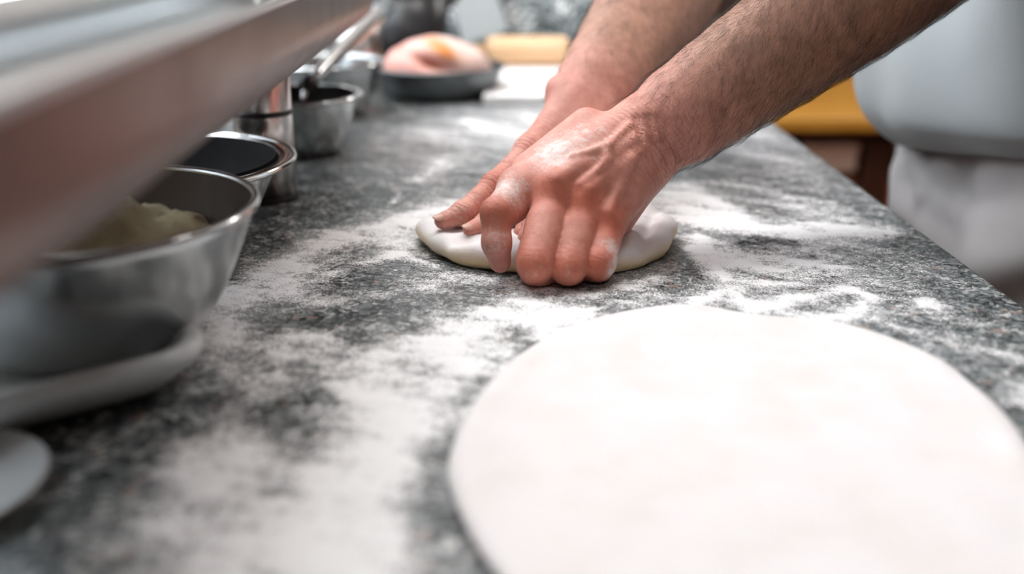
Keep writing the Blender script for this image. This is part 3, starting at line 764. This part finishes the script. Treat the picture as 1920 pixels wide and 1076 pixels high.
# ---- near (left) hand and forearm
wrist = at(1217,258,.662); elbow = at(1830,-170,.705); shl = np.array([.47,.755,1.40])
armd = unit(elbow-wrist)
view = unit((wrist+elbow)/2-CAM); nrm = unit(np.cross(armd, view)); nrm = nrm if nrm[2] < 0 else -nrm   # points down/right in the picture
mcp = {'index': at(972,352,.646), 'middle': at(1042,353,.640), 'ring': at(1096,374,.638), 'pinky': at(1139,415,.640)}
V1 = Vol((-.035,.55,.895), (.405,.86,1.20), H_)
def forearm(V, wr, el, nr, fw, dr_, s0=.0070):
    """two bones side by side with muscle bulk towards the elbow"""
    L = 10
    for k in range(L):
        t0, t1 = k/L, (k+1)/L
        f = lambda t: (fw[0]+(fw[1]-fw[0])*min(1, t*1.6)**.8, s0+.006*t)
        r0, s_0 = f(t0); r1, s_1 = f(t1); a, b = wr+(el-wr)*t0, wr+(el-wr)*t1
        for sg in (-1, 1): V.add(a+nr*s_0*sg, b+nr*s_1*sg, r0, r1, .012)
forearm(V1, wrist, elbow, nrm, (.0205,.0325), armd)
V1.add(elbow, shl, .040, .047, .02, m=.02)
# metacarpals
toward = unit(CAM-wrist)
for nme, off in (('index',-.0125),('middle',-.005),('ring',.003),('pinky',.011)):
    s = wrist+nrm*off+toward*.004
    V1.add(s, mcp[nme], .0155 if nme != 'pinky' else .0145, .0122 if nme != 'pinky' else .0108, .010)
V1.add(wrist-armd*.015-toward*.006, at(1075,330,.665), .020, .013, .012)     # palm side bulk
V1.add(at(1205,330,.667), at(1150,425,.664), .014, .011, .012)            # heel of the hand
V1.add(at(1100,235,.664), at(985,318,.660), .012, .010, .010)             # first web / thumb muscle
V1.add(mcp['index'], mcp['middle'], .0105,.0105,.008); V1.add(mcp['middle'], mcp['ring'], .0105,.010,.008); V1.add(mcp['ring'], mcp['pinky'], .010,.0095,.008)
# knuckle bumps and tendons and veins on the back of the hand
for nme, r in (('middle',.0060),('ring',.0056),('pinky',.0050)):
    p = mcp[nme]+toward*.0085+np.array([0,0,.002]); V1.add(p, p+np.array([.001,0,.001]), r, r, .008); joints.append((mcp[nme]+toward*.012, .0145, 1.0))
def surf(V, p, dirv, n=60, step=.001):
    """walk from p along dirv to where it leaves the body"""
    for k in range(n):
        q = p+dirv*k*step; i = np.round((q-V.lo)/V.h).astype(int)
        if V.D[tuple(np.clip(i, 0, V.n-1))] > 0: return q
    return p
def vein(V, pxs, d0, r, k=.004, sink=.35):
    pts = [surf(V, at(x,y,d0)+toward*0, unit(CAM-at(x,y,d0))) for x, y in pxs]
    pts = [p-unit(CAM-p)*r*sink for p in pts]
    for a, b in zip(pts[:-1], pts[1:]): V.add(a, b, r, r, k, m=.006)
vein(V1, [(1190,262),(1140,292),(1085,312),(1048,335)], .648, .0026, .010)
vein(V1, [(1205,280),(1150,318),(1105,352)], .648, .0024, .006)
vein(V1, [(1185,300),(1160,350),(1142,395)], .648, .0021, .006)
vein(V1, [(1180,235),(1142,270),(1118,280),(1075,292)], .646, .0021, .0035)
vein(V1, [(1142,270),(1140,300),(1102,335),(1088,345)], .646, .0019, .0035)
palm1 = V1.D.copy()
fing = {
 'index':  [mcp['index'], at(931,399,.622), at(931,455,.620), at(938,491,.628)],
 'middle': [mcp['middle'], at(1004,494,.613), at(1009,516,.630), at(1018,505,.655)],
 'ring':   [mcp['ring'], at(1066,500,.616), at(1066,515,.633), at(1062,500,.655)],
 'pinky':  [mcp['pinky'], at(1122,494,.622), at(1116,513,.637), at(1108,498,.656)]}
frad = {'index': [.0112,.0095,.0090,.0070], 'middle': [.0122,.0112,.0106,.009], 'ring': [.0116,.0106,.0102,.0085], 'pinky': [.0106,.0096,.0093,.008]}
fq = V1.sl((-.035,.55,.895), (.12,.74,1.03))
res = palm1.copy()
for nme, ch in fing.items():
    Fd = palm1.copy() if False else np.full(V1.n, .03, np.float32)
    r = frad[nme]
    for i in range(3): V1.add(ch[i], ch[i+1], r[i], r[i+1], .004, D=Fd)
    if nme == 'index':
        V1.add(at(966,388,.640), at(944,402,.630), .0100, .0098, .005, D=Fd)
    p = ch[1]+toward*r[1]*.30; V1.add(p, p+np.array([0,0,.001]), r[1]*.58, r[1]*.58, .008, D=Fd); joints.append((ch[1]+toward*r[1]*.6, .0125, 1.0))
    if nme != 'index':
        V1.add(ch[0]*.5+ch[1]*.5, ch[0]*.15+ch[1]*.85, r[0]*.97, r[1]*1.0, .006, D=Fd)
    res[fq] = np.minimum(res[fq], V1.smin(palm1[fq], Fd[fq], .007))
V1.D = res
# thumb tucked behind the fingers
th = [at(1120,262,.675), at(1040,350,.690), at(1000,412,.690), at(985,440,.682)]
for i in range(3): V1.add(th[i], th[i+1], [.015,.0115,.0105][i], [.0115,.0105,.0085][i], .004)
# wrist creases on the camera side
for k in range(3):
    a = at(1190+k*22, 215+k*4, .64); b = at(1236+k*20, 330-k*12, .64)
    pa, pb2 = surf(V1, at(1195+k*20,222,.66), toward), surf(V1, at(1240+k*20,315-k*10,.662), toward); pm = surf(V1, at(1208+k*20,270-k*4,.66), toward)
    for q0, q1 in ((pa,pm),(pm,pb2)): V1.cut(q0+toward*.0008, q1+toward*.0008, .0016, .0016, .004)
# flat where it rests on the stone
zz = V1.ax[2][None,None,:]; V1.D = np.maximum(V1.D, (ZC+.0012)-zz)
Va, Fa = V1.mesh()
fa_chains = fing
# ---- far (right) hand and forearm
wrist2 = at(1098,205,.775); elbow2 = at(1310,-120,.965); shl2 = np.array([.47,1.10,1.40])
V2 = Vol((-.075,.60,.90), (.40,1.20,1.24), .00145)
armd2 = unit(elbow2-wrist2); nrm2 = unit(np.cross(armd2, unit(wrist2-CAM))); nrm2 = nrm2 if nrm2[0] > 0 else -nrm2
forearm(V2, wrist2, elbow2, nrm2, (.0205,.0350), armd2, .0085)
V2.add(elbow2, shl2, .040, .047, .02, m=.02)
m2 = {'index': at(997,285,.742), 'middle': at(1042,320,.735), 'ring': at(1078,345,.725), 'pinky': at(1108,370,.715)}
for nme, off in (('index',-.011),('middle',-.004),('ring',.004),('pinky',.011)):
    V2.add(wrist2+nrm2*off, m2[nme], .0165, .0118, .010)
V2.add(m2['index'], m2['middle'], .0105,.0105,.008); V2.add(m2['middle'], m2['ring'], .0105,.0105,.008); V2.add(m2['ring'], m2['pinky'], .0105,.0105,.008)
p = surf(V2, wrist2, -nrm2); V2.add(p-np.array([-.004,0,.002]), p-np.array([-.004,0,.0]), .008, .008, .012)
palm2 = V2.D.copy(); res2 = palm2.copy()
fing2 = {'index': [m2['index'], at(927,350,.715), at(868,401,.694), at(830,414,.686)],
         'middle': [m2['middle'], at(968,392,.702), at(915,420,.686), at(884,431,.678)],
         'ring': [m2['ring'], at(1030,385,.700), at(1000,425,.682), at(986,448,.672)],
         'pinky': [m2['pinky'], at(1085,420,.69), at(1070,455,.68), at(1062,468,.674)]}
fr2 = [.0114,.0096,.0082,.0060]
for nme, ch in fing2.items():
    Fd = np.full(V2.n, .03, np.float32)
    for i in range(3): V2.add(ch[i], ch[i+1], fr2[i], fr2[i+1], .004, D=Fd)
    for p, rr_ in ((ch[0],.0105),(ch[1],.0094),(ch[2],.0078)):
        q = p+np.array([0,0,.0015]); V2.add(q, q+np.array([.0005,0,0]), rr_, rr_, .003, D=Fd)
    joints.append((ch[1]+np.array([0,-.004,.006]), .013, .6))
    res2 = np.minimum(res2, V2.smin(palm2, Fd, .007))
V2.D = res2
t2 = [at(1130,265,.745), at(1120,350,.72), at(1110,400,.70), at(1100,430,.69)]
for i in range(3): V2.add(t2[i], t2[i+1], [.016,.0125,.0105][i], [.0125,.0105,.0085][i], .006)
Vb, Fb = V2.mesh()
# ---- coarse trunk, neck and head under the clothes
V3 = Vol((.28,.62,.80), (.66,1.24,1.84), .007)
def A3(a, b, ra, rb, k=.04): V3.add(a, b, ra, rb, k, m=.05)
for y in (.85,.93,1.01): A3((.505,y,1.02),(.485,y,1.36),.06,.085)
A3((.47,.79,1.40),(.47,1.07,1.40),.05,.05); A3((.47,.93,1.38),(.455,.93,1.52),.062,.055,.03)
A3((.435,.93,1.645),(.47,.93,1.665),.074,.082,.02); A3((.385,.93,1.565),(.43,.93,1.60),.030,.055,.02)
A3((.355,.93,1.615),(.352,.93,1.650),.012,.007,.01); A3((.37,.90,1.575),(.37,.96,1.575),.010,.010,.008)
for s in (-1,1): A3((.47,.93+s*.078,1.62),(.475,.93+s*.082,1.655),.012,.016,.008)
V3.D = V3.D
Vc, Fc = V3.mesh()
Vall = np.vstack([Va, Vb, Vc]); Fall = np.vstack([Fa, Fb+len(Va), Fc+len(Va)+len(Vb)])
body = O('body', Vall, Fall, M['skin'], person, PB)
sm = body.modifiers.new('smooth', 'SMOOTH'); sm.factor = .5; sm.iterations = 3
# colours of the skin itself, flour on it, and wrinkle fields
nV = len(Vall)
def seg_t(P, a, b):
    d = b-a; return ((P-a)@d)/(d@d)
tn = seg_t(Va, wrist, elbow); tf_ = seg_t(Vb, wrist2, elbow2)
t = np.concatenate([tn, tf_, np.full(len(Vc), .8)])
s_ = np.clip((t+.03)/.30, 0, 1)[:,None]; s_ = s_*s_*(3-2*s_)
col = np.array([.60,.258,.198])*(1-s_)+np.array([.41,.21,.140])*s_
red = np.zeros(nV)
for p, r, k in joints: red = np.maximum(red, k*np.exp(-((Vall-p)**2).sum(1)/r**2))
col = col*(1-.92*red[:,None])+np.array([.50,.115,.055])*.92*red[:,None]
col *= (1+.10*vnoise(Vall, 90, 61, 3))[:,None]
a_ = body.data.attributes.new('skin_colour', 'FLOAT_COLOR', 'POINT'); a_.data.foreach_set('color', np.c_[np.clip(col,0,1), np.ones(nV)].astype(np.float32).ravel())
fl = np.zeros(nV)
for p, r, k in ((at(950,365,.63),.019,.66), (at(925,450,.61),.018,.42), (at(1150,500,.62),.010,.9), (at(1145,470,.62),.010,.7), (at(1040,285,.64),.022,.70), (at(1080,262,.64),.024,.5),
                (at(1000,520,.60),.016,.34), (at(1060,525,.60),.016,.34), (at(1110,525,.60),.014,.34), (at(860,405,.69),.03,.38), (at(985,300,.72),.03,.32), (at(1110,270,.64),.03,.40), (at(1040,420,.63),.04,.22)):
    fl = np.maximum(fl, k*np.exp(-((Vall-p)**2).sum(1)/r**2))
fl[len(Va)+len(Vb):] = 0
a_ = body.data.attributes.new('floured', 'FLOAT', 'POINT'); a_.data.foreach_set('value', fl.astype(np.float32))
wrk = np.zeros(nV); axl = np.zeros(nV)
for c, ax_, r, k in ([(fing2['index'][1], unit(fing2['index'][2]-fing2['index'][0]), .015, .9), (fing2['index'][0], unit(fing2['index'][1]-wrist2), .022, 1.0), (fing2['index'][2], unit(fing2['index'][3]-fing2['index'][1]), .012, .7),
                      (fing2['middle'][1], unit(fing2['middle'][2]-fing2['middle'][0]), .014, .8), (wrist+toward*.02, -armd, .03, .55)]
                     +[(fing[n_][1], unit(fing[n_][2]-fing[n_][0]), .010, .35) for n_ in fing]):
    wgt = k*np.exp(-((Vall-c)**2).sum(1)/r**2); new = wgt > wrk
    axl[new] = ((Vall-c)@ax_)[new]; wrk = np.maximum(wrk, wgt)
a_ = body.data.attributes.new('wrinkle', 'FLOAT', 'POINT'); a_.data.foreach_set('value', wrk.astype(np.float32))
a_ = body.data.attributes.new('axial', 'FLOAT', 'POINT'); a_.data.foreach_set('value', axl.astype(np.float32))
# nails
def nail(c, along, out, L=.0048, W=.0038, T=.0010):
    along = unit(along); out = unit(out-along*(out@along)); s = np.cross(along, out); V = []; n, m_ = 20, 8
    for i in range(n):
        for j in range(m_+1):
            a = 2*math.pi*i/n; b = -math.pi/2+math.pi*j/m_; cb = max(math.cos(b), .02)
            x = cb*math.cos(a); y = cb*math.sin(a); x = math.copysign(abs(x)**.75, x)
            V.append(c+along*L*x+s*W*y+out*(T*math.sin(b)-.25*W*y*y))
    mm = m_+1; i = np.arange(n); j = (i+1)%n; k = np.arange(m_)
    F = np.stack([i[:,None]*mm+k, j[:,None]*mm+k, j[:,None]*mm+k+1, i[:,None]*mm+k+1], -1).reshape(-1,4)
    O('fingernail', np.array(V), F, M['nail'], person, PB)
e = fing['index']; dn = unit(e[3]-e[2]); od = unit(toward+np.array([.75,0,0])); nail(e[3]+od*.0056+dn*.001, dn, od, .0052,.0040)
e = fing2['index']; dn = unit(e[3]-e[2]); od = unit(np.array([-.25,-.55,.8])); nail(e[3]+od*.0052+dn*.001, dn, od)
e = fing2['middle']; dn = unit(e[3]-e[2]); nail(e[3]+od*.0052+dn*.001, dn, od)
# arm hair: short fine strands lying along the forearms
def hairs():
    me = body.data; nrmv = np.zeros((nV,3), np.float32)
    N3 = np.empty(nV*3, np.float32); me.vertices.foreach_get('normal', N3) if hasattr(me.vertices, 'foreach_get') else None
    N3 = N3.reshape(-1,3)
    parts = []; base = 0
    allV = []; allF = []
    for lo, hi, tt, ad, cnt, lim in ((0, len(Va), tn, armd, 11000, (.0,.98)), (len(Va), len(Va)+len(Vb), tf_, armd2, 5000, (-.05,.9))):
        idx = np.arange(lo, hi); m_ = (tt > lim[0]) & (tt < lim[1]); idx = idx[m_]; tm = tt[m_]
        facing = (N3[idx] @ toward) > -.45; idx = idx[facing]; tm = tm[facing]
        pr = np.clip(.25+(tm)*3, .1, 1); pr /= pr.sum(); pick = RNG.choice(idx, cnt, p=pr)
        P0 = Vall[pick]; Nn = N3[pick]
        down = np.array([0,0,-1.0])+.45*toward
        D = -ad*RNG.uniform(.25,.9,(cnt,1))+down*RNG.uniform(.35,1.0,(cnt,1))+RNG.normal(0,.28,(cnt,3))
        D -= Nn*(D*Nn).sum(1)[:,None]; D /= np.linalg.norm(D,axis=1)[:,None]+1e-9
        Ln = RNG.uniform(.007,.017,cnt)[:,None]; r = RNG.uniform(.00003,.000065,cnt)[:,None]
        B = np.cross(D, Nn); curl = RNG.normal(0,.18,(cnt,1))
        prev = P0
        ctr = [P0-Nn*.0004, P0+D*Ln*.35+Nn*(Ln*.10+.0002), P0+D*Ln*.7+Nn*(Ln*.13)+B*Ln*curl*.4, P0+D*Ln+Nn*Ln*.10+B*Ln*curl]
        rad = [1,1,.75,.15]
        ring = []
        for c, k in zip(ctr, rad):
            for a in (0, 2.094, 4.189): ring.append(c+(B*math.cos(a)+Nn*math.sin(a))*r*k)
        R = np.stack(ring, 1)                                   # cnt,12,3
        f = []
        for s in range(3):
            for k in range(3): f.append((s*3+k, s*3+(k+1)%3, (s+1)*3+(k+1)%3, (s+1)*3+k))
        f = np.array(f); Fh = (np.arange(cnt)[:,None,None]*12+f[None]).reshape(-1,4)+base
        allV.append(R.reshape(-1,3)); allF.append(Fh); base += cnt*12
    o = O('arm_hair', np.vstack(allV), np.vstack(allF), M['hair'], person, PB); o['kind'] = 'stuff'
hairs()
# ---- shirt: a knitted top hanging loose over the waistband
def ring_loft(rows, n=120, fold=None):
    """rows: (z, cx, cy, rx, ry, hem tilt)"""
    V = []
    for (z, cx, cy, rx, ry, tl) in rows:
        for i in range(n):
            a = 2*math.pi*i/n; c, s = math.cos(a), math.sin(a); e = 2/2.35
            x = math.copysign(abs(c)**e, c); y = math.copysign(abs(s)**e, s)
            V.append((cx+rx*x, cy+ry*y, z+tl*(1-y)*.5))
    m_ = len(rows)
    F = [(k*n+i, k*n+(i+1)%n, (k+1)*n+(i+1)%n, (k+1)*n+i) for k in range(m_-1) for i in range(n)]
    return np.array(V), F
rows = [(.926,.475,.93,.100,.165,.030),(.918,.475,.93,.112,.176,.030),(.920,.475,.93,.122,.182,.028),(.929,.472,.93,.131,.186,.024),(.943,.470,.93,.141,.190,.018),(.960,.467,.93,.148,.192,.012),(.985,.464,.93,.154,.192,.006)]
rows = [(a-.030,b+.030,c,d,e,f+(.024 if a < .945 else .014 if a < .97 else .004)) for a,b,c,d,e,f in rows]
for k in range(14):
    z = 1.01+k*.0285; f = k/13; rows.append((z,.488-.012*f,.93,.158-.040*f-.010*f*f,.192+.012*f,0))
rows += [(1.41,.476,.93,.088,.190,0),(1.435,.475,.93,.075,.155,0),(1.455,.472,.93,.068,.105,0),(1.468,.468,.93,.064,.075,0),(1.468,.468,.93,.060,.071,0)]
V, F = ring_loft(rows, 160)
ang = np.arctan2(V[:,1]-.93, V[:,0]-.47); zf = np.clip((1.15-V[:,2])/.2, 0, 1)
V[:,:2] += (np.stack([np.cos(ang), np.sin(ang)], 1)*((.0045*np.sin(ang*7+V[:,2]*9)+.005*vnoise(V*np.array([1,1,2.2]), 24, 71, 3))*zf)[:,None])
shv, shf = [(V, F)], None
def sleeve(a, b, r0, r1):
    P = [a+(b-a)*k/8 for k in range(9)]; R = [r0+(r1-r0)*k/8 for k in range(9)]; return tube(P, R, 40, cap=False)
for sh, el in ((shl, elbow), (shl2, elbow2)): shv.append(sleeve(sh+np.array([0,0,.012]), sh+(el-sh)*.62, .066, .061))
V, F = cat_vf(shv); shirt = O('shirt', V, F, M['shirt'], person, PB); sub = shirt.modifiers.new('sub','SUBSURF'); sub.levels = 1; sub.render_levels = 1
so = shirt.modifiers.new('thick','SOLIDIFY'); so.thickness = .0015
# ---- trousers
V4 = Vol((.27,.60,.03), (.72,1.26,1.03), .0045)
def A4(a, b, ra, rb, k=.03, m=.04): V4.add(a, b, ra, rb, k, m=m)
for y in (.84,.93,1.02): A4((.537,y,.80),(.533,y,.985),.116,.102,.04)
for s in (-1,1):
    hip = np.array([.537,.93+s*.085,.80]); kn = np.array([.52,.93+s*.10,.48]); an = np.array([.545,.93+s*.11,.07])
    A4(hip, kn, .105,.078,.03); A4(kn, an, .078,.066,.03)
# loose folds on the side that faces the counter and the camera
def fold(pts, r, k=.014):
    P = [np.array(p) for p in pts]
    for a, b in zip(P[:-1], P[1:]): A4(a, b, r, r, k, .03)
def surf4(px, py, sink):
    d = .60
    while d < 1.2:
        p = at(px, py, d); ii = np.round((p-V4.lo)/V4.h).astype(int)
        if (ii >= 0).all() and (ii < V4.n).all() and V4.D[tuple(ii)] < 0: break
        d += .003
    return at(px, py, d+sink)
for pts, r, k in (([(1712,275),(1716,330),(1706,400)], .014, .02), ([(1735,300),(1762,335),(1768,350)], .009, .014),
                  ([(1716,400),(1790,440),(1880,430),(1990,405)], .016, .022), ([(1728,310),(1750,360),(1812,395)], .006, .012),
                  ([(1780,500),(1860,505),(1990,470)], .012, .02), ([(1800,320),(1880,330),(1990,320)], .010, .02)):
    P = [surf4(x, y, r*.02) for x, y in pts]
    for a, b in zip(P[:-1], P[1:]): A4(a, b, r*1.1, r*1.1, k*1.5, .04)
Vt, Ft = V4.mesh(); Vt = Vt[:,:]; 
tw = .0055*vnoise(Vt*np.array([1,1,.6]), 22, 81, 3); dirr = np.c_[Vt[:,0]-.485, Vt[:,1]-.93]; dirr /= np.linalg.norm(dirr,axis=1)[:,None]+1e-6; Vt[:,:2] += dirr*tw[:,None]
tr = O('trousers', Vt, Ft, M['trouser'], person, PB); s2 = tr.modifiers.new('smooth','SMOOTH'); s2.factor = .5; s2.iterations = 4
# shoes
for s in (-1,1):
    V5 = Vol((.22,.93+s*.11-.07,0), (.60,.93+s*.11+.07,.13), .004)
    y = .93+s*.115
    V5.add((.53,y,.045),(.33,y,.035),.040,.036,.02,m=.03); V5.add((.51,y,.06),(.47,y,.085),.042,.044,.03,m=.03)
    V5.D = np.maximum(V5.D, .002-V5.ax[2][None,None,:]); v, f = V5.mesh(); O('shoe', v, f, M['black'], person, PB)
# short hair cap
V6 = Vol((.36,.82,1.58), (.60,1.04,1.80), .006); V6.add((.452,.93,1.665),(.488,.93,1.67),.080,.088,.02,m=.03)
V6.cut((.33,.93,1.60),(.36,.93,1.63),.07,.06,.01); v, f = V6.mesh(); O('hair', v, f, M['hair'], person, PB)
